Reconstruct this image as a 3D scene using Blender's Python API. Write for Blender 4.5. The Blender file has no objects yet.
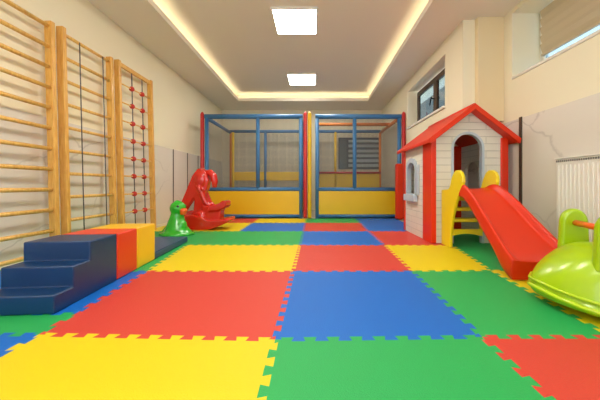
import bpy, bmesh, math, random
from mathutils import Vector, Matrix
random.seed(7)
COL = bpy.context.scene.collection
SC = bpy.context.scene

# ------------------------------------------------------------ materials
def srgb(r, g, b):
    f = lambda c: (c/255/12.92) if c/255 <= .04045 else (((c/255)+.055)/1.055)**2.4
    return (f(r), f(g), f(b), 1)

def mat(name, col, rough=.5, bump=0, scale=60, metal=0, coat=0, var=0, spec=.5):
    m = bpy.data.materials.new(name); m.use_nodes = True
    nt = m.node_tree; b = nt.nodes['Principled BSDF']
    b.inputs['Base Color'].default_value = col
    b.inputs['Roughness'].default_value = rough
    b.inputs['Metallic'].default_value = metal
    b.inputs['Coat Weight'].default_value = coat
    b.inputs['Coat Roughness'].default_value = .12
    b.inputs['Specular IOR Level'].default_value = spec
    tc = nt.nodes.new('ShaderNodeTexCoord')
    nz = nt.nodes.new('ShaderNodeTexNoise'); nz.inputs['Scale'].default_value = scale
    nz.inputs['Detail'].default_value = 3
    nt.links.new(tc.outputs['Object'], nz.inputs['Vector'])
    if bump:
        bp = nt.nodes.new('ShaderNodeBump'); bp.inputs['Strength'].default_value = bump
        bp.inputs['Distance'].default_value = .004
        nt.links.new(nz.outputs['Fac'], bp.inputs['Height']); nt.links.new(bp.outputs['Normal'], b.inputs['Normal'])
    if var:
        mr = nt.nodes.new('ShaderNodeMapRange'); mr.inputs['To Min'].default_value = 1-var; mr.inputs['To Max'].default_value = 1+var
        nt.links.new(nz.outputs['Fac'], mr.inputs['Value'])
        mx = nt.nodes.new('ShaderNodeVectorMath'); mx.operation = 'SCALE'
        mx.inputs[0].default_value = col[:3]
        nt.links.new(mr.outputs['Result'], mx.inputs['Scale']); nt.links.new(mx.outputs['Vector'], b.inputs['Base Color'])
    return m

def emis(name, col, s):
    m = bpy.data.materials.new(name); m.use_nodes = True
    nt = m.node_tree; nt.nodes.remove(nt.nodes['Principled BSDF'])
    e = nt.nodes.new('ShaderNodeEmission'); e.inputs[0].default_value = col; e.inputs[1].default_value = s
    nt.links.new(e.outputs[0], nt.nodes['Material Output'].inputs[0])
    return m

def wood(name, c1, c2):
    m = mat(name, c1, .42, coat=.15)
    nt = m.node_tree; b = nt.nodes['Principled BSDF']
    tc = nt.nodes.new('ShaderNodeTexCoord'); mp = nt.nodes.new('ShaderNodeMapping')
    mp.inputs['Scale'].default_value = (9, 9, 1.2)
    nz = nt.nodes.new('ShaderNodeTexNoise'); nz.inputs['Scale'].default_value = 6; nz.inputs['Detail'].default_value = 6
    cr = nt.nodes.new('ShaderNodeValToRGB')
    cr.color_ramp.elements[0].color = c2; cr.color_ramp.elements[0].position = .32
    cr.color_ramp.elements[1].color = c1; cr.color_ramp.elements[1].position = .62
    nt.links.new(tc.outputs['Object'], mp.inputs[0]); nt.links.new(mp.outputs[0], nz.inputs['Vector'])
    nt.links.new(nz.outputs['Fac'], cr.inputs[0]); nt.links.new(cr.outputs[0], b.inputs['Base Color'])
    return m

def marble(name, base, vein):
    m = mat(name, base, .22, spec=.4)
    nt = m.node_tree; b = nt.nodes['Principled BSDF']
    tc = nt.nodes.new('ShaderNodeTexCoord')
    n1 = nt.nodes.new('ShaderNodeTexNoise'); n1.inputs['Scale'].default_value = 1.6; n1.inputs['Detail'].default_value = 6
    nt.links.new(tc.outputs['Object'], n1.inputs['Vector'])
    vm = nt.nodes.new('ShaderNodeVectorMath'); vm.operation = 'SCALE'; vm.inputs['Scale'].default_value = .55
    va = nt.nodes.new('ShaderNodeVectorMath'); va.operation = 'ADD'
    mp = nt.nodes.new('ShaderNodeMapping'); mp.inputs['Rotation'].default_value = (.6, 0, 0); mp.inputs['Scale'].default_value = (.6, .75, 1.15)
    nt.links.new(n1.outputs['Color'], vm.inputs[0]); nt.links.new(vm.outputs[0], va.inputs[0]); nt.links.new(tc.outputs['Object'], mp.inputs[0]); nt.links.new(mp.outputs[0], va.inputs[1])
    a = nt.nodes.new('ShaderNodeTexVoronoi'); a.feature = 'DISTANCE_TO_EDGE'; a.inputs['Scale'].default_value = 1.0
    nt.links.new(va.outputs[0], a.inputs['Vector'])
    cr = nt.nodes.new('ShaderNodeValToRGB')
    cr.color_ramp.elements[0].color = vein; cr.color_ramp.elements[0].position = 0
    cr.color_ramp.elements[1].color = base; cr.color_ramp.elements[1].position = .016
    nt.links.new(a.outputs[0], cr.inputs[0])
    n2 = nt.nodes.new('ShaderNodeTexNoise'); n2.inputs['Scale'].default_value = 1.3; n2.inputs['Detail'].default_value = 4
    nt.links.new(tc.outputs['Object'], n2.inputs['Vector'])
    mr = nt.nodes.new('ShaderNodeMapRange'); mr.inputs['From Min'].default_value = .4; mr.inputs['From Max'].default_value = .55
    nt.links.new(n2.outputs['Fac'], mr.inputs['Value'])
    mx = nt.nodes.new('ShaderNodeMix'); mx.data_type = 'RGBA'; mx.inputs['A'].default_value = base
    nt.links.new(mr.outputs['Result'], mx.inputs['Factor']); nt.links.new(cr.outputs[0], mx.inputs['B'])
    nt.links.new(mx.outputs['Result'], b.inputs['Base Color'])
    return m

def siding(name, col, axis):
    """moulded plastic boards: horizontal grooves with staggered short joints, as relief"""
    m = mat(name, col, .5)
    nt = m.node_tree; b = nt.nodes['Principled BSDF']
    tc = nt.nodes.new('ShaderNodeTexCoord'); sp = nt.nodes.new('ShaderNodeSeparateXYZ'); cb = nt.nodes.new('ShaderNodeCombineXYZ')
    nt.links.new(tc.outputs['Object'], sp.inputs[0])
    nt.links.new(sp.outputs[axis], cb.inputs[0]); nt.links.new(sp.outputs[2], cb.inputs[1])
    br = nt.nodes.new('ShaderNodeTexBrick'); br.inputs['Scale'].default_value = 1
    br.inputs['Brick Width'].default_value = .42; br.inputs['Row Height'].default_value = .088
    br.inputs['Mortar Size'].default_value = .0035; br.inputs['Mortar Smooth'].default_value = .2
    br.inputs['Color1'].default_value = (1, 1, 1, 1); br.inputs['Color2'].default_value = (1, 1, 1, 1); br.inputs['Mortar'].default_value = (0, 0, 0, 1)
    nt.links.new(cb.outputs[0], br.inputs['Vector'])
    bp = nt.nodes.new('ShaderNodeBump'); bp.inputs['Strength'].default_value = 1; bp.inputs['Distance'].default_value = .006
    nt.links.new(br.outputs['Color'], bp.inputs['Height']); nt.links.new(bp.outputs['Normal'], b.inputs['Normal'])
    mx = nt.nodes.new('ShaderNodeMix'); mx.data_type = 'RGBA'
    mx.inputs['A'].default_value = col; mx.inputs['B'].default_value = tuple(c*.72 for c in col[:3])+(1,)
    nt.links.new(br.outputs['Fac'], mx.inputs['Factor']); nt.links.new(mx.outputs['Result'], b.inputs['Base Color'])
    return m

def netmat(name, col):
    m = bpy.data.materials.new(name); m.use_nodes = True
    nt = m.node_tree; b = nt.nodes['Principled BSDF']; b.inputs['Base Color'].default_value = col; b.inputs['Roughness'].default_value = .8
    tr = nt.nodes.new('ShaderNodeBsdfTransparent'); mx = nt.nodes.new('ShaderNodeMixShader')
    tc = nt.nodes.new('ShaderNodeTexCoord'); sp = nt.nodes.new('ShaderNodeSeparateXYZ')
    nt.links.new(tc.outputs['Object'], sp.inputs[0])
    ad = nt.nodes.new('ShaderNodeMath'); ad.operation = 'ADD'
    nt.links.new(sp.outputs[0], ad.inputs[0]); nt.links.new(sp.outputs[1], ad.inputs[1])
    outs = []
    for src in (ad.outputs[0], sp.outputs[2]):
        mo = nt.nodes.new('ShaderNodeMath'); mo.operation = 'PINGPONG'; mo.inputs[1].default_value = .0125
        lt = nt.nodes.new('ShaderNodeMath'); lt.operation = 'LESS_THAN'; lt.inputs[1].default_value = .0018
        nt.links.new(src, mo.inputs[0]); nt.links.new(mo.outputs[0], lt.inputs[0]); outs.append(lt)
    mxm = nt.nodes.new('ShaderNodeMath'); mxm.operation = 'MAXIMUM'
    nt.links.new(outs[0].outputs[0], mxm.inputs[0]); nt.links.new(outs[1].outputs[0], mxm.inputs[1])
    nt.links.new(mxm.outputs[0], mx.inputs[0]); nt.links.new(tr.outputs[0], mx.inputs[1]); nt.links.new(b.outputs[0], mx.inputs[2])
    nt.links.new(mx.outputs[0], nt.nodes['Material Output'].inputs[0])
    return m

def glassmat(name, tint):
    m = bpy.data.materials.new(name); m.use_nodes = True
    nt = m.node_tree; nt.nodes.remove(nt.nodes['Principled BSDF'])
    tr = nt.nodes.new('ShaderNodeBsdfTransparent'); tr.inputs[0].default_value = tint
    gl = nt.nodes.new('ShaderNodeBsdfGlossy'); gl.inputs['Roughness'].default_value = .03
    lw = nt.nodes.new('ShaderNodeLayerWeight'); lw.inputs[0].default_value = .5
    pw = nt.nodes.new('ShaderNodeMath'); pw.operation = 'POWER'; pw.inputs[1].default_value = 4
    mr = nt.nodes.new('ShaderNodeMapRange'); mr.inputs['To Min'].default_value = .05; mr.inputs['To Max'].default_value = .7
    nt.links.new(lw.outputs['Facing'], pw.inputs[0]); nt.links.new(pw.outputs[0], mr.inputs['Value'])
    mx = nt.nodes.new('ShaderNodeMixShader')
    nt.links.new(mr.outputs['Result'], mx.inputs[0]); nt.links.new(tr.outputs[0], mx.inputs[1]); nt.links.new(gl.outputs[0], mx.inputs[2])
    nt.links.new(mx.outputs[0], nt.nodes['Material Output'].inputs[0])
    return m

M = dict(
    wall=mat('wall_paint', srgb(246, 236, 208), .8, .1, 180),
    niche=mat('wall_paint_ochre', srgb(240, 218, 176), .8, .1, 180),
    ceil=mat('ceiling_paint', srgb(240, 231, 216), .85, .05, 150),
    marble=marble('marble_panel', srgb(230, 223, 212), srgb(206, 198, 188)),
    strip=mat('bronze_strip', srgb(96, 84, 72), .35, metal=.6),
    wood=wood('pine', srgb(234, 180, 90), srgb(216, 154, 66)),
    rung=wood('beech_rung', srgb(240, 194, 108), srgb(224, 168, 80)),
    rope=mat('rope', srgb(98, 94, 92), .8, .5, 60, var=.9),
    ball=mat('knot_red', srgb(196, 44, 32), .35),
    navy=mat('vinyl_navy', srgb(10, 52, 98), .38, .12, 200),
    navyd=mat('vinyl_navy_dark', srgb(14, 36, 64), .45),
    slate=mat('vinyl_slate', srgb(48, 76, 112), .42, .12, 200),
    vred=mat('vinyl_red', srgb(224, 56, 26), .36, .1, 200),
    vyel=mat('vinyl_yellow', srgb(240, 190, 34), .36, .1, 200),
    pblue=mat('padding_blue', srgb(64, 122, 176), .4, .25, 40),
    pyel=mat('padding_yellow', srgb(230, 186, 6), .4, .15, 40),
    porg=mat('padding_orange', srgb(226, 128, 40), .4, .2, 40),
    pred=mat('padding_red', srgb(200, 44, 44), .4, .2, 40),
    net=netmat('netting', srgb(112, 112, 112)),
    hred=mat('plastic_red', srgb(222, 48, 10), .38, coat=.1, spec=.35),
    hroof=mat('plastic_roof_red', srgb(224, 62, 36), .45, spec=.35),
    side_x=siding('plastic_boards_front', srgb(226, 220, 206), 0),
    side_y=siding('plastic_boards_side', srgb(226, 220, 206), 1),
    hgrey=mat('plastic_grey', srgb(186, 198, 210), .4),
    syel=mat('plastic_yellow', srgb(240, 214, 22), .32, coat=.3),
    lime=mat('plastic_lime', srgb(168, 202, 2), .28, coat=.3),
    limed=mat('plastic_lime_rim', srgb(184, 214, 14), .28, coat=.3),
    orange=mat('plastic_orange', srgb(242, 96, 18), .3, coat=.3),
    rred=mat('plastic_rocker_red', srgb(214, 32, 18), .22, coat=.5),
    green=mat('plastic_green', srgb(44, 178, 40), .22, coat=.5),
    black=mat('plastic_black', srgb(24, 24, 24), .3),
    white=mat('enamel_white', srgb(238, 234, 224), .35),
    grille=mat('grille_shadow', srgb(120, 116, 110), .6),
    winf=mat('window_frame_brown', srgb(82, 58, 40), .4),
    blind=mat('blind_beige', srgb(206, 188, 156), .55),
    slat=mat('louvre_white', srgb(196, 204, 206), .5),
    dark=mat('dark_frame_and_shade', srgb(46, 52, 56), .7),  # own colour of the louvre window frame, shade colour of the sheet
    glass=glassmat('window_glass', (.86, .92, .93, 1)),
    tint=glassmat('sky_dimming_glass', (.50, .58, .62, 1)),  # glass colour darkened to tone down the overbright sky outside
    screen_grey=mat('sky_screen_grey', srgb(120, 116, 108), .8),
    lamp=emis('lamp_diffuser', (1, .965, .86, 1), 13),
    led=emis('led_warm', (1, .86, .56, 1), 3.2),
    floor=mat('screed', srgb(186, 176, 160), .7),
    m_red=mat('foam_red', srgb(210, 66, 54), .5, .6, 220, var=.05, spec=.4),
    m_blue=mat('foam_blue', srgb(4, 104, 200), .5, .6, 220, var=.05, spec=.4),
    m_green=mat('foam_green', srgb(36, 168, 86), .5, .6, 220, var=.05, spec=.4),
    m_yellow=mat('foam_yellow', srgb(230, 204, 14), .5, .6, 220, var=.05, spec=.4),
)

# ------------------------------------------------------------ helpers
def obj(name, bm, m, parent=None, bevel=0, seg=2, smooth=False, kind=None):
    bmesh.ops.recalc_face_normals(bm, faces=bm.faces)
    me = bpy.data.meshes.new(name); bm.to_mesh(me); bm.free()
    me.materials.append(M[m] if isinstance(m, str) else m)
    o = bpy.data.objects.new(name, me); COL.objects.link(o)
    if parent: o.parent = parent
    if smooth:
        for p in me.polygons: p.use_smooth = True
    if bevel:
        b = o.modifiers.new('bevel', 'BEVEL'); b.width = bevel; b.segments = seg; b.limit_method = 'ANGLE'; b.angle_limit = math.radians(40)
        if smooth is not None: b.harden_normals = False
    if kind: o['kind'] = kind
    return o

def thing(name, label, cat, loc=(0, 0, 0), rz=0, group=None):
    o = bpy.data.objects.new(name, None); COL.objects.link(o)
    o.location = loc; o.rotation_euler = (0, 0, rz); o.empty_display_size = .1
    return tag(o, label, cat, group)

def tag(o, label, cat, group=None):
    o['label'] = label; o['category'] = cat
    if group: o['group'] = group
    return o

def B(bm, x0, x1, y0, y1, z0, z1):
    v = [bm.verts.new(p) for p in ((x0,y0,z0),(x1,y0,z0),(x1,y1,z0),(x0,y1,z0),(x0,y0,z1),(x1,y0,z1),(x1,y1,z1),(x0,y1,z1))]
    for f in ((0,3,2,1),(4,5,6,7),(0,1,5,4),(1,2,6,5),(2,3,7,6),(3,0,4,7)): bm.faces.new([v[i] for i in f])
    return bm
def box(*a): return B(bmesh.new(), *a)

def tube(bm, pts, r, n=12, cap=True):
    """tube along points; r scalar or list"""
    pts = [Vector(p) for p in pts]; rs = r if isinstance(r, (list, tuple)) else [r]*len(pts)
    rings = []
    up = None
    for i, p in enumerate(pts):
        t = (pts[min(i+1, len(pts)-1)]-pts[max(i-1, 0)]).normalized()
        if up is None: up = Vector((0,0,1)) if abs(t.z) < .9 else Vector((1,0,0))
        s = t.cross(up).normalized(); u = s.cross(t).normalized(); up = u
        rings.append([bm.verts.new(p+rs[i]*(math.cos(2*math.pi*k/n)*s+math.sin(2*math.pi*k/n)*u)) for k in range(n)])
    for a, b in zip(rings, rings[1:]):
        for k in range(n): bm.faces.new((a[k], a[(k+1)%n], b[(k+1)%n], b[k]))
    if cap: bm.faces.new(rings[0]); bm.faces.new(rings[-1][::-1])
    return bm

def prism(bm, poly, fn0, fn1):
    """poly of 2D points, fn0/fn1 map (u,v) to 3D on the two faces"""
    a = [bm.verts.new(fn0(*p)) for p in poly]; b = [bm.verts.new(fn1(*p)) for p in poly]
    n = len(poly)
    bm.faces.new(a[::-1]); bm.faces.new(b)
    for i in range(n): bm.faces.new((a[i], a[(i+1)%n], b[(i+1)%n], b[i]))
    return bm

def ball(bm, c, r, seg=20):
    mt = Matrix.Translation(c) @ Matrix.Diagonal((r[0], r[1], r[2], 1)) if not isinstance(r, (int, float)) else Matrix.Translation(c) @ Matrix.Diagonal((r, r, r, 1))
    bmesh.ops.create_uvsphere(bm, u_segments=seg, v_segments=seg//2+2, radius=1, matrix=mt)
    return bm

def blob(name, bm, m, parent, vox=.012, it=6):
    """fuse overlapping solids into one smooth moulded skin"""
    o = obj(name, bm, m, parent, smooth=True)
    r = o.modifiers.new('fuse', 'REMESH'); r.mode = 'VOXEL'; r.voxel_size = vox; r.use_smooth_shade = True
    s = o.modifiers.new('soft', 'SMOOTH'); s.iterations = it; s.factor = .5
    return o

def wall_with_holes(bm, a0, a1, z0, z1, holes, put):
    """rectangular wall sheet split round rectangular holes; put(a0,a1,z0,z1) adds one solid"""
    As = sorted({a0, a1, *[h[0] for h in holes], *[h[1] for h in holes]})
    for s, e in zip(As, As[1:]):
        mid = (s+e)/2; zs = z0
        for h in sorted([h for h in holes if h[0] < mid < h[1]], key=lambda h: h[2]):
            if h[2] > zs: put(s, e, zs, h[2])
            zs = h[3]
        if z1 > zs: put(s, e, zs, z1)

# ------------------------------------------------------------ room
XL, XF, XN = -2.72, 2.0, 2.5         # left wall, right wall beyond the pilaster, right wall near
YB, YN = 8.12, -2.6
ZC, ZU = 2.95, 3.16
T = .012                              # thickness of the foam mats

obj('floor', box(XL-.2, XN+.2, YN-.2, YB+.2, -.1, 0), 'floor', kind='structure')
obj('wall_left', box(XL-.2, XL, YN-.2, YB+.2, 0, 3.4), 'wall', kind='structure')
bm = bmesh.new()
wall_with_holes(bm, XL, XN+.42, 0, 3.4, [(-2.2, 2.0, .5, 2.6)], lambda a, b, c, d: B(bm, a, b, YN-.2, YN, c, d))
obj('wall_near', bm, 'wall', kind='structure')
W4 = bpy.data.objects.new('fill_window', None); COL.objects.link(W4); W4['kind'] = 'structure'; W4.location = (-.1, YN-.1, .5)  # unseen window added behind the camera to bring in fill daylight
bm = bmesh.new()
for a, b, c, d in ((-2.1, 2.1, 0, .06), (-2.1, 2.1, 2.04, 2.1), (-2.1, -2.04, .06, 2.04), (2.04, 2.1, .06, 2.04), (-.03, .03, .06, 2.04)):
    B(bm, a, b, -.04, .04, c, d)
obj('window_frame', bm, 'white', W4)
bm = bmesh.new()
WB = (.72, 1.93, 1.20, 2.14)          # window in the back wall
wall_with_holes(bm, XL, XN, 0, 3.4, [WB], lambda a, b, c, d: B(bm, a, b, YB, YB+.2, c, d))
obj('wall_back', bm, 'wall', kind='structure')
bm = bmesh.new()
NW = (1.75, 3.47, 2.06, 2.90)         # near window opening (y0,y1,z0,z1)
wall_with_holes(bm, YN, 3.62, 0, 3.4, [NW], lambda a, b, c, d: B(bm, XN, XN+.42, a, b, c, d))
B(bm, XN, XN+.42, 3.62, 4.6, 0, 3.4)
FW = (4.2, 5.88, 1.91, 2.73)          # far window opening
wall_with_holes(bm, 4.6, YB, 0, 3.4, [(4.6, 5.88, 1.91, 2.73)], lambda a, b, c, d: B(bm, XF, XF+.26, a, b, c, d))
B(bm, XF, XF+.26, 4.2, 4.6, 1.76, 1.91); B(bm, XF, XF+.26, 4.2, 4.6, 2.73, 3.4)
B(bm, XF, XN, 3.69, 4.2, 1.76, 3.4)
B(bm, XF+.26, XN, 4.2, YB, 1.76, 1.86); B(bm, XF+.26, XN, 4.2, YB, 2.78, 3.4)
B(bm, XF, XN, 4.6, 4.7, 0, 1.76)
obj('wall_right', bm, 'wall', kind='structure')
obj('wall_niche', box(2.16, XN, 3.62, 3.69, 1.58, 3.4), 'niche', kind='structure')

# marble wainscot + bronze joint strips
obj('trim_1', box(XL, XL+.015, YN, YB, 0, 1.42), 'marble', kind='structure')
obj('trim_2', box(XN-.015, XN, YN, 4.59, 0, 1.54), 'marble', kind='structure')
for i, y in enumerate((1.6, 5.27, 5.86, 6.4, 7.0)):
    obj('trim_%d' % (3+i), box(XL+.015, XL+.02, y, y+.03, 0, 1.42), 'strip', kind='structure')
obj('trim_8', box(XN-.027, XN-.015, 3.28, 3.32, 0, 1.55), 'strip', kind='structure')
obj('trim_9', box(XN-.027, XN-.015, .9, .94, 0, 1.55), 'strip', kind='structure')
obj('baseboard_left', box(XL+.02, XL+.032, YN, YB, 0, .05), 'wall', kind='structure')

# ceiling: dropped soffit with a lip, raised tray, hidden LED ribbon
cx0, cx1, cy0, cy1 = -2.0, 1.43, -1.9, 7.25
bm = bmesh.new()
B(bm, XL, cx0, YN, YB, ZC, ZC+.03); B(bm, cx1, XN+.42, YN, YB, ZC, ZC+.03)
B(bm, cx0, cx1, YN, cy0, ZC, ZC+.03); B(bm, cx0, cx1, cy1, YB, ZC, ZC+.03)
B(bm, cx0-.02, cx0, cy0-.02, cy1+.02, ZC+.03, ZC+.08); B(bm, cx1, cx1+.02, cy0-.02, cy1+.02, ZC+.03, ZC+.08)
B(bm, cx0, cx1, cy0-.02, cy0, ZC+.03, ZC+.08); B(bm, cx0, cx1, cy1, cy1+.02, ZC+.03, ZC+.08)
s = .2
B(bm, cx0-s-.02, cx0-s, cy0-s, cy1+s, ZC+.03, ZU); B(bm, cx1+s, cx1+s+.02, cy0-s, cy1+s, ZC+.03, ZU)
B(bm, cx0-s, cx1+s, cy0-s-.02, cy0-s, ZC+.03, ZU); B(bm, cx0-s, cx1+s, cy1+s, cy1+s+.02, ZC+.03, ZU)
B(bm, XL-.2, XN+.5, YN-.2, YB+.2, ZU, ZU+.1)
obj('ceiling', bm, 'ceil', kind='structure')
bm = bmesh.new(); a = .06
B(bm, cx0-a-.03, cx0-a, cy0, cy1, ZC+.031, ZC+.043); B(bm, cx1+a, cx1+a+.03, cy0, cy1, ZC+.031, ZC+.043)
B(bm, cx0-a, cx1+a, cy0-a-.03, cy0-a, ZC+.031, ZC+.043); B(bm, cx0-a, cx1+a, cy1+a, cy1+a+.03, ZC+.031, ZC+.043)
o = obj('led_strip', bm, 'led'); tag(o, 'warm glowing light strip tucked in the ceiling cove all round the tray', 'light')

for i, (yc, w, lab) in enumerate((
        (4.06, .6, 'square white ceiling panel light nearer the camera, the larger in view'),
        (6.28, .6, 'square white ceiling panel light farther back, above the netted play frame'),
        (1.85, .6, 'unseen square white ceiling panel light added just outside the top of the view'),  # this and the next are unseen panels added for more light
        (-.4, .6, 'unseen square white ceiling panel light added behind the camera'))):
    t = thing('ceiling_light', lab, 'light', (-.27, yc, ZU), group='square ceiling panel lights')
    bm = bmesh.new(); h = w/2; e = .022
    B(bm, -h-e, -h, -h-e, h+e, -.03, -.002); B(bm, h, h+e, -h-e, h+e, -.03, -.002); B(bm, -h, h, -h-e, -h, -.03, -.002); B(bm, -h, h, h, h+e, -.03, -.002)
    obj('frame', bm, 'white', t); obj('diffuser', box(-h, h, -h, h, -.024, -.004), 'lamp', t)

# far window (brown two-sash) in the right wall
W1 = bpy.data.objects.new('window_1', None); COL.objects.link(W1); W1['kind'] = 'structure'; W1.location = (XF+.2, 5.0, FW[2])
def local(bm, o):
    bmesh.ops.translate(bm, verts=bm.verts, vec=-Vector(o.location)); return bm
bm = bmesh.new(); x0, x1 = XF+.2, XF+.25
y0, y1, z0, z1 = 4.2, 5.86, 1.95, 2.70
B(bm, x0, x1, y0, y1, z0, z0+.05); B(bm, x0, x1, y0, y1, z1-.05, z1)
for y in (y0, y1-.06): B(bm, x0, x1, y, y+.06, z0+.05, z1-.05)
obj('window_frame', local(bm, W1), 'winf', W1)
for ya, yb in ((4.26, 4.95), (4.95, 5.80)):
    bm = bmesh.new(); x0, x1 = XF+.175, XF+.225
    B(bm, x0, x1, ya, yb, z0+.05, z0+.11); B(bm, x0, x1, ya, yb, z1-.11, z1-.05)
    B(bm, x0, x1, ya, ya+.065, z0+.11, z1-.11); B(bm, x0, x1, yb-.065, yb, z0+.11, z1-.11)
    sash = obj('sash', local(bm, W1), 'winf', W1, .004)
    obj('pane', local(box(XF+.198, XF+.204, ya+.065, yb-.065, z0+.11, z1-.11), W1), 'tint', sash)
bm = bmesh.new()
tube(bm, [(XF+.175, 4.98, 2.30), (XF+.13, 4.98, 2.30), (XF+.13, 4.98, 2.32), (XF+.13, 5.02, 2.30), (XF+.13, 5.06, 2.20)], .013, 8)
obj('handle', local(bm, W1), 'black', W1, smooth=True)
obj('window_sill', local(box(XF-.03, XF+.2, 4.205, 5.875, 1.912, 1.948), W1), 'white', W1, .004)

obj('sky_screen', box(5.0, 5.3, 10.6, 18, -1, 7), 'screen_grey', kind='structure')  # grey slab added outside to dull the bright view through the far window
# near window with horizontal blind
W2 = bpy.data.objects.new('window_2', None); COL.objects.link(W2); W2['kind'] = 'structure'; W2.location = (XN+.34, 2.6, NW[2])
bm = bmesh.new(); x0, x1 = XN+.35, XN+.40; y0, y1, z0, z1 = NW
B(bm, x0, x1, y0, y1, z0+.04, z0+.1); B(bm, x0, x1, y0, y1, z1-.06, z1)
for y in (y0, 2.58, y1-.07): B(bm, x0, x1, y, y+.07, z0+.1, z1-.06)
obj('window_frame', local(bm, W2), 'white', W2)
obj('pane', local(box(XN+.37, XN+.376, y0+.07, y1-.07, z0+.1, z1-.06), W2), 'tint', W2)
obj('window_sill', local(box(XN-.012, XN+.35, y0+.003, y1-.003, z0+.002, z0+.035), W2), 'white', W2, .004)
t = thing('window_blind', 'beige horizontal slat blind lowered most of the way over the right window', 'blind', (XN+.325, 2.6, 2.34))
bm = box(-.02, .02, -.8, .8, -.015, .012); obj('bottom_rail', bm, 'blind', t, .004)
for k in range(6):
    zc = .072+k*.104
    bm = bmesh.new()
    prism(bm, [(.012, -.060), (.006, -.064), (-.020, 0), (-.034, .052), (-.028, .056), (-.012, 0)], lambda u, v: (u, -.8, zc+v), lambda u, v: (u, .8, zc+v))
    obj('slat', bm, 'blind', t)
for y in (-.6, .6): obj('cord', tube(bmesh.new(), [(0, y, 0), (0, y, .55)], .002, 5), 'blind', t)

# back window with louvres behind the play frame
W3 = bpy.data.objects.new('window_3', None); COL.objects.link(W3); W3['kind'] = 'structure'; W3.location = (1.3, YB, WB[2])
bm = bmesh.new(); a0, a1, z0, z1 = WB
B(bm, a0, a1, YB+.05, YB+.1, z0, z0+.05); B(bm, a0, a1, YB+.05, YB+.1, z1-.05, z1)
for x in (a0, .98, a1-.05): B(bm, x, x+.05, YB+.05, YB+.1, z0+.05, z1-.05)
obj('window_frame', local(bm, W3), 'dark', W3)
obj('pane', local(box(a0+.05, a1-.05, YB+.072, YB+.078, z0+.05, z1-.05), W3), 'glass', W3)
t = thing('louvre_blind', 'white tilted louvre blind in the back wall window behind the netting', 'blind', (1.3, YB+.02, WB[2]))
for k in range(6):
    zc = .11+k*.145
    bm = bmesh.new()
    prism(bm, [(-.018, -.05), (-.012, -.05), (.018, .05), (.012, .05)], lambda u, v: (-.28, u, zc+v*.8), lambda u, v: (.61, u, zc+v*.8))
    obj('slat', bm, 'slat', t)
o = obj('backdrop', box(.4, 2.4, YB+.5, YB+.55, .9, 2.5), 'dark'); o.name = 'dark_sheet'; o['kind'] = 'structure'  # plain dark sheet behind the louvre window, coloured as shade

# ------------------------------------------------------------ foam mats
def px(x, y):      # floor point seen at that pixel of the photograph
    d = 202.1/(y-185); return ((x-314)*d/275, d)
N = {}
rows = [.32, 1.3, 2.31, 3.31, 4.30, 5.25, 5.93]
Wc = [(-2.66, r) for r in (.32, 1.33, 2.31, 3.31, 4.3, 5.25, 5.93)]
Cc = [(-1.33, .32), (-1.333, 1.33), (-1.402, 2.31), (-1.53, 3.31), (-1.17, 4.30), (-1.18, 5.25), (-1.19, 5.93)]
Ac = [(-.17, .32), (-.182, 1.287), (-.176, 2.305), (-.17, 3.31), (-.165, 4.30), (-.17, 5.25), (-.17, 5.93)]
Bc = [(.80, .32), (.80, 1.31), (.825, 2.31), (.85, 3.30), (.85, 4.30), (.885, 5.25), (.9, 5.93)]
Dc = [(1.40, .32), (1.42, 1.31), (1.50, 2.33), (1.66, 3.30), (1.72, 4.30), (1.72, 5.25), (1.74, 5.93)]
Ec = [(2.44, .32), (2.44, 1.31), (2.44, 2.33), (2.44, 3.31), (2.44, 4.30)]
CM, WM = (-1.34, 1.545), (-2.66, 1.545)
edges = {}
def jig(p, q):
    """jigsaw edge shared by two mats"""
    key = (p, q) if p < q else (q, p)
    if key not in edges:
        a, b = Vector(key[0]), Vector(key[1]); L = (b-a).length; t = (b-a)/L; n = Vector((-t.y, t.x))
        k = max(1, round(L/.104)); w = L/k; h = .017; out = [a]
        for i in range(k):
            s0 = i*w
            out += [a+t*(s0+w*.30)-n*h*(1 if i else 0), a+t*(s0+w*.21)+n*h, a+t*(s0+w*.79)+n*h, a+t*(s0+w*.70)-n*h*(1 if i < k-1 else 0)]
        out.append(b); edges[key] = out
    e = edges[key]
    return list(e) if key[0] == p else list(e[::-1])
def mat_tile(colour, label, nodes, flat=()):
    pts = []
    for i in range(len(nodes)):
        p, q = nodes[i], nodes[(i+1) % len(nodes)]
        pts += ([Vector(p)] if i in flat else jig(p, q)[:-1])
    c = sum(pts, Vector((0, 0)))/len(pts)
    bm = bmesh.new(); vs = [bm.verts.new((p.x-c.x, p.y-c.y, T)) for p in pts]
    fs = [bm.faces.new(vs)]
    ext = bmesh.ops.extrude_face_region(bm, geom=fs, use_keep_orig=True)
    bmesh.ops.translate(bm, verts=[g for g in ext['geom'] if isinstance(g, bmesh.types.BMVert)], vec=(0, 0, -T+.0005))
    o = obj('foam_mat', bm, 'm_'+colour); o.location = (c.x, c.y, 0)
    tag(o, label, 'mat', 'interlocking foam floor mats')
def quad(c0, c1, r): return [c0[r], c1[r], c1[r+1], c0[r+1]]
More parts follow.
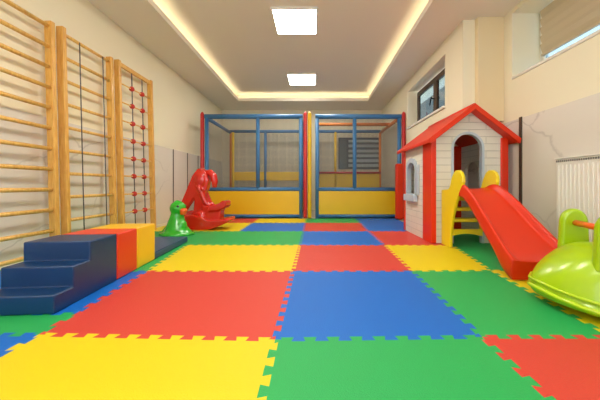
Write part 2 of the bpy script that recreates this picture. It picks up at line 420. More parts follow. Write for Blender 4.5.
for col, r, lab, a, b in (
    ('yellow', 0, 'large yellow foam mat at the bottom left front of the floor', Cc, Ac),
    ('green', 0, 'large green foam mat at the bottom centre front of the floor', Ac, Bc),
    ('red', 0, 'red foam mat in the front right corner, below the lime rocker', Bc, Dc),
    ('blue', 1, 'large blue foam mat in the centre, between the big red and green mats', Ac, Bc),
    ('green', 1, 'green foam mat right of the large blue one, in front of the slide', Bc, Dc),
    ('yellow', 2, 'yellow foam mat beside the yellow padded block and behind the large red mat', Cc, Ac),
    ('red', 2, 'red foam mat in the centre right behind the large blue mat', Ac, Bc),
    ('yellow', 2, 'yellow foam mat at the front corner of the playhouse', Bc, Dc),
    ('green', 3, 'green foam mat left of centre beside the red rocking toy', Cc, Ac),
    ('blue', 3, 'blue foam mat in the middle, behind the centre red mat', Ac, Bc),
    ('red', 3, 'red foam mat along the left side wall of the playhouse', Bc, Dc),
    ('blue', 4, 'blue foam mat left of the middle, second row from the netted frame', Cc, Ac),
    ('red', 4, 'thin looking red foam mat in the middle, second row from the netted frame', Ac, Bc),
    ('blue', 4, 'blue foam mat behind the red mat beside the playhouse', Bc, Dc),
    ('yellow', 5, 'yellow foam mat against the left half of the netted frame', Cc, Ac),
    ('green', 5, 'green foam mat against the right half of the netted frame', Ac, Bc),
    ('blue', 5, 'blue foam mat in front of the netted frame by the red pad', Bc, Dc),
    ('yellow', 4, 'yellow foam mat under and right of the red rocking toy', Wc, Cc),
    ('red', 5, 'red foam mat in the far left corner before the netted frame', Wc, Cc),
    ('green', 3, 'green foam mat under the green duck toy by the left wall', Wc, Cc),
    ('green', 2, 'green foam mat under the flat slate padded mat by the left wall', Wc, Cc),
    ('blue', 0, 'blue foam mat at the left edge in front of the padded steps', Wc, Cc),
    ('blue', 0, 'blue foam mat in the front right corner by the right wall', Dc, Ec),
    ('yellow', 1, 'yellow foam mat under the foot of the red slide', Dc, Ec),
    ('green', 2, 'green foam mat under the ladder of the slide', Dc, Ec),
    ('green', 3, 'green foam mat under the playhouse, showing below the ladder', Dc, Ec)):
    n = quad(a, b, r)
    if a is Cc and r == 1: continue
    mat_tile(col, lab, n, flat=[i for i in range(4) if (i == 0 and r == 0) or (i == 3 and a is Wc) or (i == 1 and b is Ec) or (i == 2 and r == 5)])
mat_tile('red', 'large red foam mat left of centre beside the navy padded steps', [Cc[1], Ac[1], Ac[2], Cc[2], CM])
mat_tile('green', 'narrow green foam mat in front of the lowest navy step', [Wc[1], Cc[1], CM, WM], flat=[3])
mat_tile('blue', 'blue foam mat showing as a strip under the padded steps and red block', [WM, CM, Cc[2], Wc[2]], flat=[3])

# ------------------------------------------------------------ wall bars
def unit_base(name, label, y0, loc_z=0.):
    t = thing(name, label, 'wall bars', (-2.565, y0, T), group='wooden climbing frames on the left wall')
    return t
SX = (-.035, .035)
def stiles(t, L, ztop):
    for y in (0, L-.045):
        obj('stile', box(SX[0], SX[1], y, y+.045, 0, ztop-T), 'wood', t, .004)
    for z in (.4, ztop-.5):
        for y in (.006, L-.039):
            pass
def rung(t, L, z, r=.016, name='rung'):
    obj(name, tube(bmesh.new(), [(0, .03, .735+(z-.735)*.982-T), (0, L-.03, .735+(z-.735)*.982-T)], r, 12), 'rung', t, smooth=True)
LEAN = .025
t = unit_base('wall_bars', 'wooden wall bars nearest the camera, plain rungs without ropes, cut by the left edge', 1.85)
stiles(t, .90, 2.355)
for k in range(12): rung(t, .90, 2.334-.2055*k, .0195)
t.rotation_euler[1] = -LEAN
t = unit_base('wall_bars', 'middle wooden wall bars with two dark ropes hanging through the rungs', 2.83)
stiles(t, .72, 2.375)
for k in range(10): rung(t, .72, 2.344-.248*k, .0175)
for y in (.22, .555):
    pts = [(.0225, y, .1), (.0225, y, 2.3)]
    obj('rope', tube(bmesh.new(), pts, .0055, 8), 'rope', t, smooth=True)
t.rotation_euler[1] = -LEAN
t = unit_base('climbing_net_frame', 'far wooden climbing frame with rope net and red round knots', 3.65)
L = .767; stiles(t, L, 2.405)
obj('top_rail', box(-.02, .02, .045, L-.045, 2.325, 2.38), 'wood', t, .004)
for k in range(8): rung(t, L, 2.139-.2555*k, .0095, 'rung')
obj('bottom_rail', box(-.02, .02, .045, L-.045, .06, .11), 'wood', t, .004)
for y in (.30, .535):
    rp = obj('rope', tube(bmesh.new(), [(.004, y, .10), (.004, y, 2.33)], .0075, 8), 'rope', t, smooth=True)
    for k in range(8):
        obj('knot', ball(bmesh.new(), (0, y, .735+(1.404-.2555*k)*.982-T), .036, 14), 'ball', rp, smooth=True)
t.rotation_euler[1] = -LEAN

# ------------------------------------------------------------ padded blocks
ang = math.atan2(.16, 1.986)
def pad(name, label, y0, L, h, m, prof=None, W=.40):
    # origin at its near right bottom corner; local y runs along the row
    bx, by = -1.45-(.16)*(y0/1.986), 1.535+y0*math.cos(ang)
    t = thing(name, label, 'padded block', (bx, by, T+.001), ang, group='soft padded blocks by the wall bars')
    prof = prof or [(0, 0), (L, 0), (L, h), (0, h)]
    bm = prism(bmesh.new(), prof, lambda u, v: (-W, u, v), lambda u, v: (0, u, v))
    return t, bm
H = .352
t, bm = pad('padded_steps', 'navy blue padded three-step stairs nearest the camera', 0, .555, H, 'navy',
            [(0, 0), (.553, 0), (.553, H), (.275, H), (.275, .228), (.135, .228), (.135, .104), (0, .104)], .41)
cu = obj('cushion', bm, 'navy', t, .009, 3)
for (ya, yb, za) in ((0, .135, .104), (.135, .275, .228), (.275, .553, H)):
    e = .004
    bm = bmesh.new()
    tube(bm, [(-.41+.012, ya+.006, za-.003), (-.008, ya+.006, za-.003), (-.008, yb-.006, za-.003)], .0042, 6)
    obj('piping', bm, 'slate', cu, smooth=True)
for nm, lab, y0, L, m in (('padded_block', 'red padded block between the navy steps and the yellow block', .558, .27, 'vred'),
                          ('padded_block', 'yellow padded block between the red block and the flat slate mat', .832, .305, 'vyel')):
    t, bm = pad(nm, lab, y0, L, H, m)
    cu = obj('cushion', bm, m, t, .012, 3)
    obj('piping', tube(bmesh.new(), [(-.008, .01, .012), (-.008, .01, H-.006), (-.39, .01, H-.006)], .004, 6), m, cu, smooth=True)
t, bm = pad('padded_mat', 'flat slate blue padded mat behind the yellow block, beside the duck', 1.14, .83, .075, 'slate',
            [(0, 0), (.84, 0), (.84, .068), (0, .068)], .43)
cu = obj('cushion', bm, 'slate', t, .012, 3)
obj('piping', tube(bmesh.new(), [(-.006, .01, .066), (-.006, .83, .066)], .004, 6), 'slate', cu, smooth=True)

# ------------------------------------------------------------ duck toy
t = thing('duck_toy', 'bright green plastic duck toy with orange beak by the left wall', 'toy', (-2.0, 4.02, T+.001))
t.scale = (1.05, 1.05, 1.08)
bm = bmesh.new()
tube(bm, [(0, 0, 0), (0, 0, .03), (0, 0, .07), (-.005, 0, .15), (0, 0, .23), (.005, 0, .30)], [.21, .20, .155, .125, .095, .08], 20)
ball(bm, (.01, 0, .355), (.108, .10, .10)); ball(bm, (.075, -.03, .12), (.075, .08, .09)); ball(bm, (.0, 0, .42), (.05, .04, .045))
tube(bm, [(-.08, 0, .10), (-.15, 0, .06), (-.20, 0, .02)], [.07, .045, .03], 10)
prism(bm, [(.245*math.cos(a*math.pi/12), .17*math.sin(a*math.pi/12)) for a in range(24)], lambda u, v: (u, v, 0), lambda u, v: (u, v, .03))
blob('body', bm, 'green', t, .011, 8)
bm = bmesh.new(); ball(bm, (.105, -.035, .325), (.055, .05, .036)); ball(bm, (.10, -.035, .29), (.045, .045, .026))
blob('beak', bm, 'orange', t, .008, 3)
for y, x in ((-.083, .05),):
    obj('eye', ball(bmesh.new(), (x, y, .385), (.017, .014, .017), 12), 'black', t, smooth=True)
obj('eye', ball(bmesh.new(), (.08, .07, .385), (.017, .014, .017), 12), 'black', t, smooth=True)

# ------------------------------------------------------------ red rocking animal
t = thing('rocking_toy', 'glossy red plastic ride-on rocking animal in front of the netted frame', 'toy', (-1.70, 4.55, T+.006))
S = 4.55/275.
def q(x, y): return ((x-314)*S+1.70, (185-y)*S+.735-T)   # side outline at the toy's own distance, local
def plate(bm, pts, w0, w1): return prism(bm, [q(*p) for p in pts], lambda u, v: (u, w0, v), lambda u, v: (u, w1, v))
bm = bmesh.new()
# curved runner tray
plate(bm, [(185, 212), (188, 211), (191, 214), (199, 216), (213, 219), (224, 218.5), (232, 217), (232.5, 220.5), (222, 225.5), (214, 228.2), (203, 229), (193, 228), (187, 223.5)], -.19, .19)
for s_ in (-1, 1): plate(bm, [(187, 215), (196, 214), (206, 216), (212, 220), (191, 222)], s_*.16-.03, s_*.16+.03)
blob('rocker_base', bm, 'rred', t, .014, 4)
bm = bmesh.new()
plate(bm, [(203, 222.5), (222, 221), (223, 208), (219, 206), (212, 206), (204, 204)], -.11, .11)
plate(bm, [(212, 205.5), (221, 203.5), (225, 200.5), (228.5, 201), (229, 205), (226, 208.5), (219, 210.5), (211, 211)], -.14, .14)
blob('seat', bm, 'rred', t, .014, 5)
bm = bmesh.new()
plate(bm, [(193, 224), (206, 224), (208, 214), (205, 207), (207, 202), (206, 190), (203, 180), (194, 182), (193, 192), (196, 200), (195, 210), (191, 217)], -.07, .07)
plate(bm, [(199, 169.5), (203, 168.5), (207.5, 173), (210, 181), (208, 190), (204, 194), (197, 195), (190, 205), (184, 214), (180.5, 213), (181.5, 206), (188, 191), (194, 176)], -.075, .075)
for s_ in (-1, 1):
    a, b = q(203, 217); ball(bm, (a, s_*.085, b), (.10, .06, .12))
    tube(bm, [(u, s_*.08, v) for u, v in (q(200, 186), q(204, 194), q(208, 203), q(212, 206))], [.035, .045, .04, .03], 10)
    a, b = q(202, 180); ball(bm, (a, s_*.06, b), (.10, .05, .14))
blob('head', bm, 'rred', t, .012, 3)
bm = bmesh.new()
pts = [q(*p) for p in ((205, 173), (210, 172.5), (213.5, 176), (214.8, 182), (214.5, 188))]
tube(bm, [(u, 0, v) for u, v in pts], [.04, .055, .06, .055, .035], 10)
blob('mane', bm, 'rred', t, .013, 4)
a, b = q(207, 190)
obj('handle', tube(bmesh.new(), [(a-.03, -.15, b), (a-.03, .15, b)], .016, 10), 'rred', t, smooth=True)
a, b = q(203.5, 182)
for s in (-1, 1): obj('eye', ball(bmesh.new(), (a, s*.066, b), (.02, .012, .02), 10), 'rred', t, smooth=True)

# ------------------------------------------------------------ netted play frame
def pole(bm, p, q_, r=.045):
    tube(bm, [p, q_], r, 14); return bm
def play_module(label, x0, x1, xm, variant, yf=6.03, yb=7.70):
    t = thing('play_frame', label, 'play frame', ((x0+x1)/2, yf, 0), group='netted soft play frames')
    ox = (x0+x1)/2; f = lambda x, y, z: (x-ox, y-yf, z)
    zt = 2.235; zm = .64; zb = .06; r = .042
    P = lambda name, a, b, m, rr=r: obj(name, pole(bmesh.new(), f(*a), f(*b), rr), m, t, smooth=True)
    P('front_post', (x0, yf, 0), (x0, yf, zt), 'pblue'); P('front_post', (x1, yf, 0), (x1, yf, zt), 'pblue')
    P('top_beam', (x0-.04, yf, zt), (x1+.04, yf, zt), 'pblue', .052)
    P('middle_rail', (x0, yf, zm), (x1, yf, zm), 'pblue'); P('bottom_rail', (x0, yf, zb), (x1, yf, zb), 'pblue', .038)
    P('middle_post', (xm, yf, zm), (xm, yf, zt), 'pblue')
    obj('front_panel', box(x0-ox+.03, x1-ox-.03, -.02, .02, zb+.03, zm-.03), 'pyel', t, .008)
    # rear
    rt = zt
    c = 'porg' if variant else 'pblue'
    P('rear_post', (x0+.02, yb, 0), (x0+.02, yb, rt), 'porg' if not variant else 'pblue', .035); P('rear_post', (x1-.02, yb, 0), (x1-.02, yb, rt), 'porg' if variant else 'pblue', .035)
    P('rear_beam', (x0, yb, rt), (x1, yb, rt), 'pblue')
    P('rear_rail', (x0, yb, .64), (x1, yb, .64), 'pblue', .035)
    if variant:
        P('cross_beam', (x0, yb-.9, rt), (x1, yb-.9, rt), 'porg', .04)
        xr = .60
        P('rear_middle_post', (xr, yb, .6), (xr, yb, rt), 'pyel', .036)
        obj('rear_panel', box(x0-ox+.03, x1-ox-.03, yb-yf-.02, yb-yf+.02, .10, 1.06), 'pyel', t, .008)
        P('rear_rail', (x0, yb-.03, 1.08), (x1, yb-.03, 1.08), 'pred', .03)
    else:
        xr = -1.36
        P('rear_middle_post', (xr, yb, .6), (xr, yb, rt), 'pblue', .04)
        obj('rear_panel', box(x0-ox+.03, x1-ox-.03, yb-yf-.02, yb-yf+.02, .86, 1.10), 'pyel', t, .008)
        obj('rear_panel', box(x0-ox+.03, x1-ox-.03, yb-yf-.02, yb-yf+.02, .06, .60), 'pyel', t, .008)
        P('inner_post', (x0+.12, yb-.12, 0), (x0+.12, yb-.12, rt-.05), 'pyel', .036)
    for x, cc in ((x0, 'pblue' if not variant else 'pblue'), (x1, 'porg' if variant else 'pblue')):
        P('side_beam', (x, yf, zt-.03), (x, yb, rt-.03), cc, .04); P('side_rail', (x, yf, zm), (x, yb, zm), 'pblue', .035)
        obj('side_panel', box(x-ox-.012, x-ox+.012, .04, yb-yf-.04, .1, zm-.03), 'pyel', t)
    n = bmesh.new()
    def sheet(a, b, c_, d):
        n.faces.new([n.verts.new(f(*p)) for p in (a, b, c_, d)])
    sheet((x0, yb+.05, zm), (x1, yb+.05, zm), (x1, yb+.05, rt), (x0, yb+.05, rt))
    obj('rear_net', n, 'net', t)
    n = bmesh.new()
    sheet((x0, yf, zm), (x1, yf, zm), (x1, yf, zt), (x0, yf, zt))
    obj('front_net', n, 'net', t)
    for x in (x0, x1):
        n = bmesh.new()
        sheet((x, yf, zm), (x, yb, zm), (x, yb, zt), (x, yf, zt))
        obj('side_net', n, 'net', t)
    obj('deck', box(x0-ox, x1-ox, 0, yb-yf, .03, .09), 'slate', t)
    return t
play_module('left netted play frame with blue padded poles and yellow lower panels', -2.35, -.29, -1.23, 0)
play_module('right netted play frame with an orange beam, in front of the louvred window', .07, 1.87, .89, 1)
for x, m, lab, nm, y in ((-2.445, 'pred', 'red padded pole at the far left end of the netted frames', 'padded_pole', 6.02),
                      (-.19, 'pred', 'red padded pole between the two netted frames', 'padded_pole', 6.0),
                      (-.095, 'pyel', 'yellow padded pole between the two netted frames', 'padded_pole', 6.0),
                      (1.955, 'pred', 'red padded pole at the right end of the netted frames', 'padded_pole', 6.0)):
    o = obj(nm, tube(bmesh.new(), [(0, 0, T), (0, 0, .05), (0, 0, 2.28), (0, 0, 2.33)], [.036, .042, .042, .02], 14), m, smooth=True)
    o.location = (x, y, 0); tag(o, lab, 'pole', 'padded poles of the play area')
o = obj('red_pad', box(-.075, .075, -.06, .06, 0, 1.17), 'hred', None, .025, 3); o.location = (1.80, 5.82, T+.002)
tag(o, 'tall red padded pillar standing between the netted frame and the playhouse', 'pillar')

# ------------------------------------------------------------ playhouse
HX0, HX1, HY0, HY1 = 1.455, 2.38, 3.40, 4.42
hc = ((HX0+HX1)/2, 3.9)
house = thing('playhouse', 'plastic playhouse with red pitched roof, pale board walls and arched doorway', 'playhouse', (hc[0], hc[1], T+.002))
def HL(bm): bmesh.ops.translate(bm, verts=bm.verts, vec=(-hc[0], -hc[1], -T-.002+.0)); return bm
AX, AZ, EZ = (HX0+HX1)/2, 1.70, 1.285
EXL, EXR = 1.37, 2.465
slope = (AZ-EZ)/(AX-EXL)
zroof = lambda x: AZ-.055-slope*abs(x-AX)
# front wall with arched doorway: bottom-open outline
def arch(x0, x1, zs, top, n=12):
    c = (x0+x1)/2; r = (x1-x0)/2
    return [(c-r*math.cos(math.pi*i/n), zs+(top-zs)*math.sin(math.pi*i/n)) for i in range(n+1)]
dx0, dx1, dspring, dtop = 1.715, 2.085, 1.19, 1.375
A = arch(dx0, dx1, dspring, dtop)
z0h = T+.004
ix0, ix1 = HX0+.05, HX1-.05
poly = [(ix0, z0h), (dx0, z0h)]+A+[(dx1, z0h), (ix1, z0h), (ix1, zroof(ix1)), (AX, zroof(AX)), (ix0, zroof(ix0))]
bm = bmesh.new()
# build as strips so that the outline stays convex piece by piece
def strip(bm, lo, hi, y0, y1):
    """lo/hi lists of (x,z) same length"""
    g = lambda p, y: bm.verts.new((p[0], y, p[1]))
    for i in range(len(lo)-1):
        qd = [lo[i], lo[i+1], hi[i+1], hi[i]]
        a = [g(p, y0) for p in qd]; b = [g(p, y1) for p in qd]
        bm.faces.new(a); bm.faces.new(b[::-1])
        for j in (0, 2) : bm.faces.new((a[j], b[j], b[(j+1) % 4], a[(j+1) % 4]))
        if i == 0: bm.faces.new((a[3], b[3], b[0], a[0]))
        if i == len(lo)-2: bm.faces.new((a[1], b[1], b[2], a[2]))
def front_like(y0, y1, name, m):
    bm = bmesh.new()
    lo = [(x, z) for x, z in A]; hi = [(x, zroof(x)) for x, z in A]
    # insert apex column
    lo2, hi2 = [], []
    for i in range(len(lo)):
        lo2.append(lo[i]); hi2.append(hi[i])
        if i < len(lo)-1 and lo[i][0] < AX < lo[i+1][0]:
            f = (AX-lo[i][0])/(lo[i+1][0]-lo[i][0]); zz = lo[i][1]+f*(lo[i+1][1]-lo[i][1])
            lo2.append((AX, zz)); hi2.append((AX, zroof(AX)))
    strip(bm, lo2, hi2, y0, y1)
    strip(bm, [(ix0, z0h), (dx0, z0h)], [(ix0, zroof(ix0)), (dx0, zroof(dx0))], y0, y1)
    strip(bm, [(dx1, z0h), (ix1, z0h)], [(dx1, zroof(dx1)), (ix1, zroof(ix1))], y0, y1)
    bmesh.ops.remove_doubles(bm, verts=bm.verts, dist=1e-5)
    return obj(name, HL(bm), m, house)
front_like(HY0, HY0+.04, 'front_wall', 'side_x')
# grey reveal round the doorway
pts = [(dx0, z0h)]+A+[(dx1, z0h)]
bm = bmesh.new()
ring = []
for i, (x, z) in enumerate(pts):
    n_ = Vector((x-(dx0+dx1)/2, max(0, z-dspring))).normalized() if z > dspring else Vector((-1 if x < (dx0+dx1)/2 else 1, 0))
    ro, ri = .018, .010
    ring.append([bm.verts.new((x+n_.x*ro, HY0-.008, z+n_.y*ro)), bm.verts.new((x-n_.x*ri, HY0-.008, z-n_.y*ri)),
                 bm.verts.new((x-n_.x*ri, HY0+.05, z-n_.y*ri)), bm.verts.new((x+n_.x*ro, HY0+.05, z+n_.y*ro))])
for a, b in zip(ring, ring[1:]):
    for k in range(4): bm.faces.new((a[k], a[(k+1) % 4], b[(k+1) % 4], b[k]))
obj('door_trim', HL(bm), 'hgrey', house)
# back wall (solid) and side walls with window openings
bm = bmesh.new()
strip(bm, [(ix0, z0h), (AX, z0h), (ix1, z0h)], [(ix0, zroof(ix0)), (AX, zroof(AX)), (ix1, zroof(ix1))], HY1-.04, HY1)
obj('back_wall', HL(bm), 'side_x', house)
def yarch(y0, y1, zs, top, n=10):
    c = (y0+y1)/2; r = (y1-y0)/2
    return [(c-r*math.cos(math.pi*i/n), zs+(top-zs)*math.sin(math.pi*i/n)) for i in range(n+1)]
wy0, wy1, wz0, wzs, wzt = 3.92, 4.25, .60, .96, 1.075
for sx, nm in ((HX0+.004, 'side_wall'), (HX1-.044, 'side_wall')):
    bm = bmesh.new()
    bm2 = bmesh.new(); top = zroof(HX0+.06)
    WA = yarch(wy0, wy1, wzs, wzt)
    strip(bm2, WA, [(y, top) for y, z in WA], 0, .04)
    strip(bm2, [(wy0, z0h), (wy1, z0h)], [(wy0, wz0), (wy1, wz0)], 0, .04)
    strip(bm2, [(HY0+.04, z0h), (wy0, z0h)], [(HY0+.04, top), (wy0, top)], 0, .04)
    strip(bm2, [(wy1, z0h), (HY1-.04, z0h)], [(wy1, top), (HY1-.04, top)], 0, .04)
    for v in bm2.verts: v.co = Vector((sx+v.co.y, v.co.x, v.co.z))
    bmesh.ops.remove_doubles(bm2, verts=bm2.verts, dist=1e-5)
    bm.free(); obj(nm, HL(bm2), 'side_y', house)
# window frame, mullion and flower box on the left side
bm = bmesh.new()
pts = [(wy0, wz0)]+WA+[(wy1, wz0)]; pts.append(pts[0])
ring = []
cc = Vector(((wy0+wy1)/2, (wz0+wzt)/2))
for (y, z) in pts:
    n_ = Vector((y-cc.x, z-cc.y)).normalized(); o_ = .052; X0 = HX0-.022
    ring.append([bm.verts.new((X0, y+n_.x*o_, z+n_.y*o_)), bm.verts.new((X0, y-n_.x*.008, z-n_.y*.008)),
                 bm.verts.new((HX0+.046, y-n_.x*.008, z-n_.y*.008)), bm.verts.new((HX0+.046, y+n_.x*o_, z+n_.y*o_))])
for a, b in zip(ring, ring[1:]):
    for k in range(4): bm.faces.new((a[k], a[(k+1) % 4], b[(k+1) % 4], b[k]))
obj('window_frame', HL(bm), 'hgrey', house)
obj('window_box', HL(box(HX0-.06, HX0+.002, wy0-.06, wy1+.05, wz0-.10, wz0-.005)), 'hgrey', house, .012)
obj('shutter', HL(box(HX0-.014, HX0+.003, wy0-.12, wy0-.035, wz0, wzs+.06)), 'hgrey', house, .005)
# corner posts
for x0, x1, y0, y1 in ((HX0-.012, HX0+.05, HY0-.02, HY0+.255), (HX1-.075, HX1+.012, HY0-.02, HY0+.2), (HX0-.012, HX0+.05, HY1-.045, HY1+.012), (HX1-.16, HX1+.012, HY1-.06, HY1+.012)):
    obj('corner_post', HL(box(x0, x1, y0, y1, z0h, zroof((x0+x1)/2)-.0)), 'hred', house, .008)
# roof: two slabs
ry0, ry1 = 3.285, 4.56
th = .055
bm = prism(bmesh.new(), [(EXL, EZ), (AX, AZ), (AX, AZ-th), (EXL+.01, EZ-th+.01)], lambda u, v: (u, ry0, v), lambda u, v: (u, ry1, v))
obj('roof_slope', HL(bm), 'hroof', house, .01)
bm = prism(bmesh.new(), [(AX, AZ), (EXR, EZ), (EXR-.01, EZ-th+.01), (AX, AZ-th)], lambda u, v: (u, ry0, v), lambda u, v: (u, ry1, v))
obj('roof_slope', HL(bm), 'hroof', house, .01)
obj('ridge_cap', HL(tube(bmesh.new(), [(AX, ry0-.004, AZ-.012), (AX, ry1+.004, AZ-.012)], .026, 12)), 'hroof', house, smooth=True)
for s in (-1, 1):
    ex = EXL if s < 0 else EXR
    bm = prism(bmesh.new(), [(ex, EZ+.006), (AX, AZ+.008), (AX, AZ-th-.01), (ex-s*.012, EZ-th-.002)], lambda u, v: (u, ry0-.022, v), lambda u, v: (u, ry0+.012, v))
    obj('gable_trim', HL(bm), 'hred', house, .006)

# ------------------------------------------------------------ slide
sl = thing('slide', 'red plastic slide with yellow side panels and ladder in front of the playhouse', 'slide', (1.70, 2.6, T+.002))
sc = (1.70, 2.6, T+.002)
def SL(bm): bmesh.ops.translate(bm, verts=bm.verts, vec=(-sc[0], -sc[1], -sc[2])); return bm
#     y, z bed, xl, xr, rail height
prof = [(3.06, .69, 1.57, 1.93, .02), (2.98, .70, 1.568, 1.93, .045), (2.88, .685, 1.563, 1.935, .062), (2.78, .625, 1.555, 1.945, .07), (2.66, .54, 1.543, 1.955, .078),
        (2.54, .445, 1.53, 1.965, .08), (2.42, .352, 1.52, 1.975, .08), (2.31, .272, 1.51, 1.985, .075), (2.22, .215, 1.50, 1.99, .065), (2.15, .18, 1.495, 1.995, .045), (2.085, .165, 1.492, 1.995, .02)]
def section(y, z, xl, xr, rh):
    w = .042; f = min(1, max(0, (2.30-y)/.21)); zb = (z-.085)*(1-f)+(T+.006)*f
    return [(x, y, zz) for x, zz in [(xl-.008, zb), (xl-.006, z+rh*.6), (xl+.006, z+rh), (xl+w*.55, z+rh), (xl+w, z+rh*.55), (xl+w+.012, z+.008), (xl+w+.035, z),
         (xr-w-.035, z), (xr-w-.012, z+.008), (xr-w, z+rh*.55), (xr-w*.55, z+rh), (xr-.006, z+rh), (xr+.006, z+rh*.6), (xr+.008, zb)]]
bm = bmesh.new(); rings = []
prof.append((2.07, .155, 1.495, 1.992, .012))
for p in prof: rings.append([bm.verts.new(v) for v in section(*p)])
for a, b in zip(rings, rings[1:]):
    n_ = len(a)
    for k in range(n_): bm.faces.new((a[k], a[(k+1) % n_], b[(k+1) % n_], b[k]))
bm.faces.new(rings[0]); bm.faces.new(rings[-1][::-1])
cl = bm.edges.layers.float.new('crease_edge')
for rg in rings:
    for v in (rg[0], rg[-1]):
        for e in v.link_edges: e[cl] = .9 if (e.other_vert(v) not in rg) else e[cl]
for rg in (rings[0], rings[-1]):
    for k in range(len(rg)):
        e = bm.edges.get((rg[k], rg[(k+1) % len(rg)])); e[cl] = .75
o = obj('chute', SL(bm), 'hred', sl, smooth=True)
m_ = o.modifiers.new('sub', 'SUBSURF'); m_.levels = 2; m_.render_levels = 2
# yellow side panels with rounded handles
side = [(3.365, 0), (3.157, 0), (3.15, .15), (3.10, .36), (3.02, .54), (2.92, .68), (2.885, .75), (2.89, .81), (2.92, .855), (2.97, .88), (3.03, .88), (3.08, .85), (3.12, .79), (3.16, .70), (3.20, .67), (3.365, .66)]
right = [(3.20, .19), (3.10, .19), (3.08, .36), (3.02, .54)]+side[5:14]+[(3.20, .66)]
for base, sd in ((1.575, side), (1.935, right)):
    poly = [(y, z+T+.004) for y, z in sd]
    bm = prism(bmesh.new(), poly, lambda y, z: (base-.018, y, z), lambda y, z: (base+.018, y, z))
    obj('side_panel', SL(bm), 'syel', sl, .009, 3)
for z, y in ((.585, 3.12), (.465, 3.14), (.335, 3.16)):
    obj('step', SL(box(1.57, 1.94, y, y+.12, z-.028, z+.014)), 'syel', sl, .008)
pa = [(1.57, .165)]+[(1.57+.37*i/10, .165+.03*math.sin(math.pi*i/10)) for i in range(1, 10)]+[(1.94, .165)]+[(1.94, .245), (1.57, .245)]
bm = bmesh.new()
for i in range(10):
    a, b = pa[i], pa[i+1]
    prism(bm, [a, b, (b[0], .245), (a[0], .245)], lambda u, v: (u, 3.16, v-.02), lambda u, v: (u, 3.20, v-.02))
obj('step', SL(bm), 'syel', sl)
bm = box(1.57, 1.94, 3.02, 3.36, .64, .672); obj('platform', SL(bm), 'syel', sl, .008)

# ------------------------------------------------------------ lime rocker
rk = thing('rocker', 'glossy lime green plastic rocker with orange grab bar at the right edge', 'toy', (1.83, 1.565, T+.004), math.atan2(-.3, .954))
rk.scale = (1, 1.13, 1.05)
def hull_sections():
    out = []
    L = .50
    for i in range(17):
        u = -L+2*L*i/16; s = abs(u)/L
        w = .275*(1-s**2.6)**.62+.02          # half width
        zb = .05*s**2
        zd = .36-.225*max(0, (s-.45)/.55)**1.5 # deck
        out.append((u, w, zb, zd))
    return out
bm = bmesh.new(); rings = []
for u, w, zb, zd in hull_sections():
    c = []
    wt = w*.78
    zr = zb+.07; hh = zd-zr
    prof_ = [(0, zb), (w*.75, zb+.004), (w*.96, zb+.02), (w, zb+.04), (w*.97, zb+.055), (w*.90, zr), (w*.86, zr+.30*hh), (w*.76, zr+.62*hh), (w*.58, zr+.86*hh), (w*.34, zr+.97*hh), (0, zd+.006)]
    pr = [(a, max(b, 0)) for a, b in prof_]
    full = pr+[(-a, b) for a, b in pr[-2:0:-1]]
    rings.append([bm.verts.new((u, a, b)) for a, b in full])
for a, b in zip(rings, rings[1:]):
    n_ = len(a)
    for k in range(n_): bm.faces.new((a[k], a[(k+1) % n_], b[(k+1) % n_], b[k]))
bm.faces.new(rings[0]); bm.faces.new(rings[-1][::-1])
o = obj('body', bm, 'lime', rk, smooth=True); m_ = o.modifiers.new('sub', 'SUBSURF'); m_.levels = 2; m_.render_levels = 2
# moulded rim lines along the lower edge
for dz, sc_, r in ((.045, 1.01, .012), (.085, .955, .008)):
    bm = bmesh.new(); hs = hull_sections()
    pts = [(u, w*sc_, max(zb, 0)+dz) for u, w, zb, zd in hs]+[(u, -w*sc_, max(zb, 0)+dz) for u, w, zb, zd in hs[::-1]]
    pts.append(pts[0]); tube(bm, pts, r, 8, cap=False)
    obj('rim', bm, 'limed', rk, smooth=True)
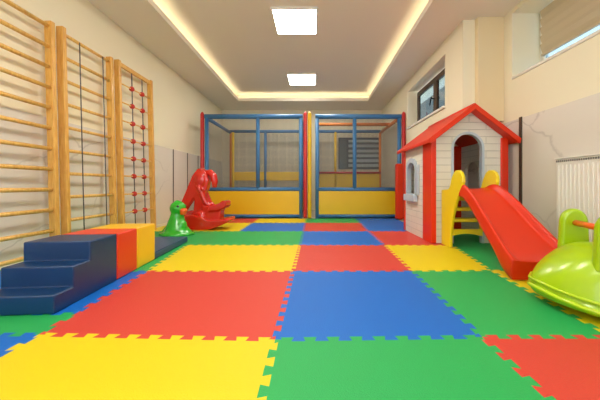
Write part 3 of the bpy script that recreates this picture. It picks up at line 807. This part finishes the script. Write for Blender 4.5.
# grab arches, fore and aft, near and far side
def arch_plate(u0, v0, hw, h, th):
    bm = bmesh.new()
    pts = [(-hw*1.15, 0)]+[(hw*math.cos(math.pi-math.pi*i/14), h-hw*1.2+hw*1.2*math.sin(math.pi*i/14)) for i in range(15)]+[(hw*1.15, 0)]
    prism(bm, pts, lambda a, b: (u0+a, v0-th/2, .24+b), lambda a, b: (u0+a, v0+th/2, .24+b))
    return bm
for u0 in (-.21, .21):
    for v0 in (.14, -.165):
        obj('grab_arch', arch_plate(u0, v0, .070, .30, .05), 'lime', rk, .016, 3, smooth=False)
    obj('handle', tube(bmesh.new(), [(u0, -.165, .455), (u0, .14, .455)], .018, 12), 'orange', rk, smooth=True)
# ------------------------------------------------------------ radiator
rd = thing('radiator', 'white ribbed panel radiator on the marble wall at the right', 'radiator', (XN-.06, 2.2, .17))
bm = bmesh.new(); B(bm, -.018, .03, -.55, .55, 0, .82)
obj('panel', bm, 'white', rd, .006)
bm = bmesh.new()
n_ = 26
for i in range(n_):
    y = -.52+i*(1.04/(n_-1)); tube(bm, [(-.016, y, .04), (-.016, y, .76)], .007, 8)
obj('ribs', bm, 'white', rd, smooth=True)
bm = bmesh.new()
B(bm, -.03, .035, -.56, .56, .821, .832)
obj('top_grille', bm, 'white', rd, .002)
bm = bmesh.new()
for i in range(52):
    y = -.54+i*(1.08/51); B(bm, -.0245, -.018, y-.005, y+.005, .79, .808)
obj('vent_slot_shade', bm, 'grille', rd)  # raised grey strips coloured as the shade inside the slots
bm = bmesh.new()
for y in (-.4, .4): B(bm, .03, .046, y-.02, y+.02, .1, .7)
obj('bracket', bm, 'white', rd)
tube_ = tube(bmesh.new(), [(.01, .5, 0), (.01, .5, -.16)], .009, 8); obj('pipe', tube_, 'white', rd, smooth=True)

# ------------------------------------------------------------ world, daylight, camera
w = bpy.data.worlds.new('world'); SC.world = w; w.use_nodes = True
nt = w.node_tree; bg = nt.nodes['Background']
bg.inputs[0].default_value = (.78, .89, 1, 1); bg.inputs[1].default_value = 1.6     # even overcast daylight

cam = bpy.data.cameras.new('camera'); co = bpy.data.objects.new('camera', cam); COL.objects.link(co)
co.location = (0, 0, .735); co.rotation_euler = (math.pi/2, 0, 0)
cam.sensor_width = 36; cam.lens = 275/600*36; cam.shift_x = -14/600; cam.shift_y = -15/600
cam.clip_start = .02
SC.camera = co
vs = SC.view_settings; vs.view_transform = 'Standard'; vs.look = 'None'; vs.gamma = 1; vs.use_curve_mapping = False; vs.exposure = 1.42
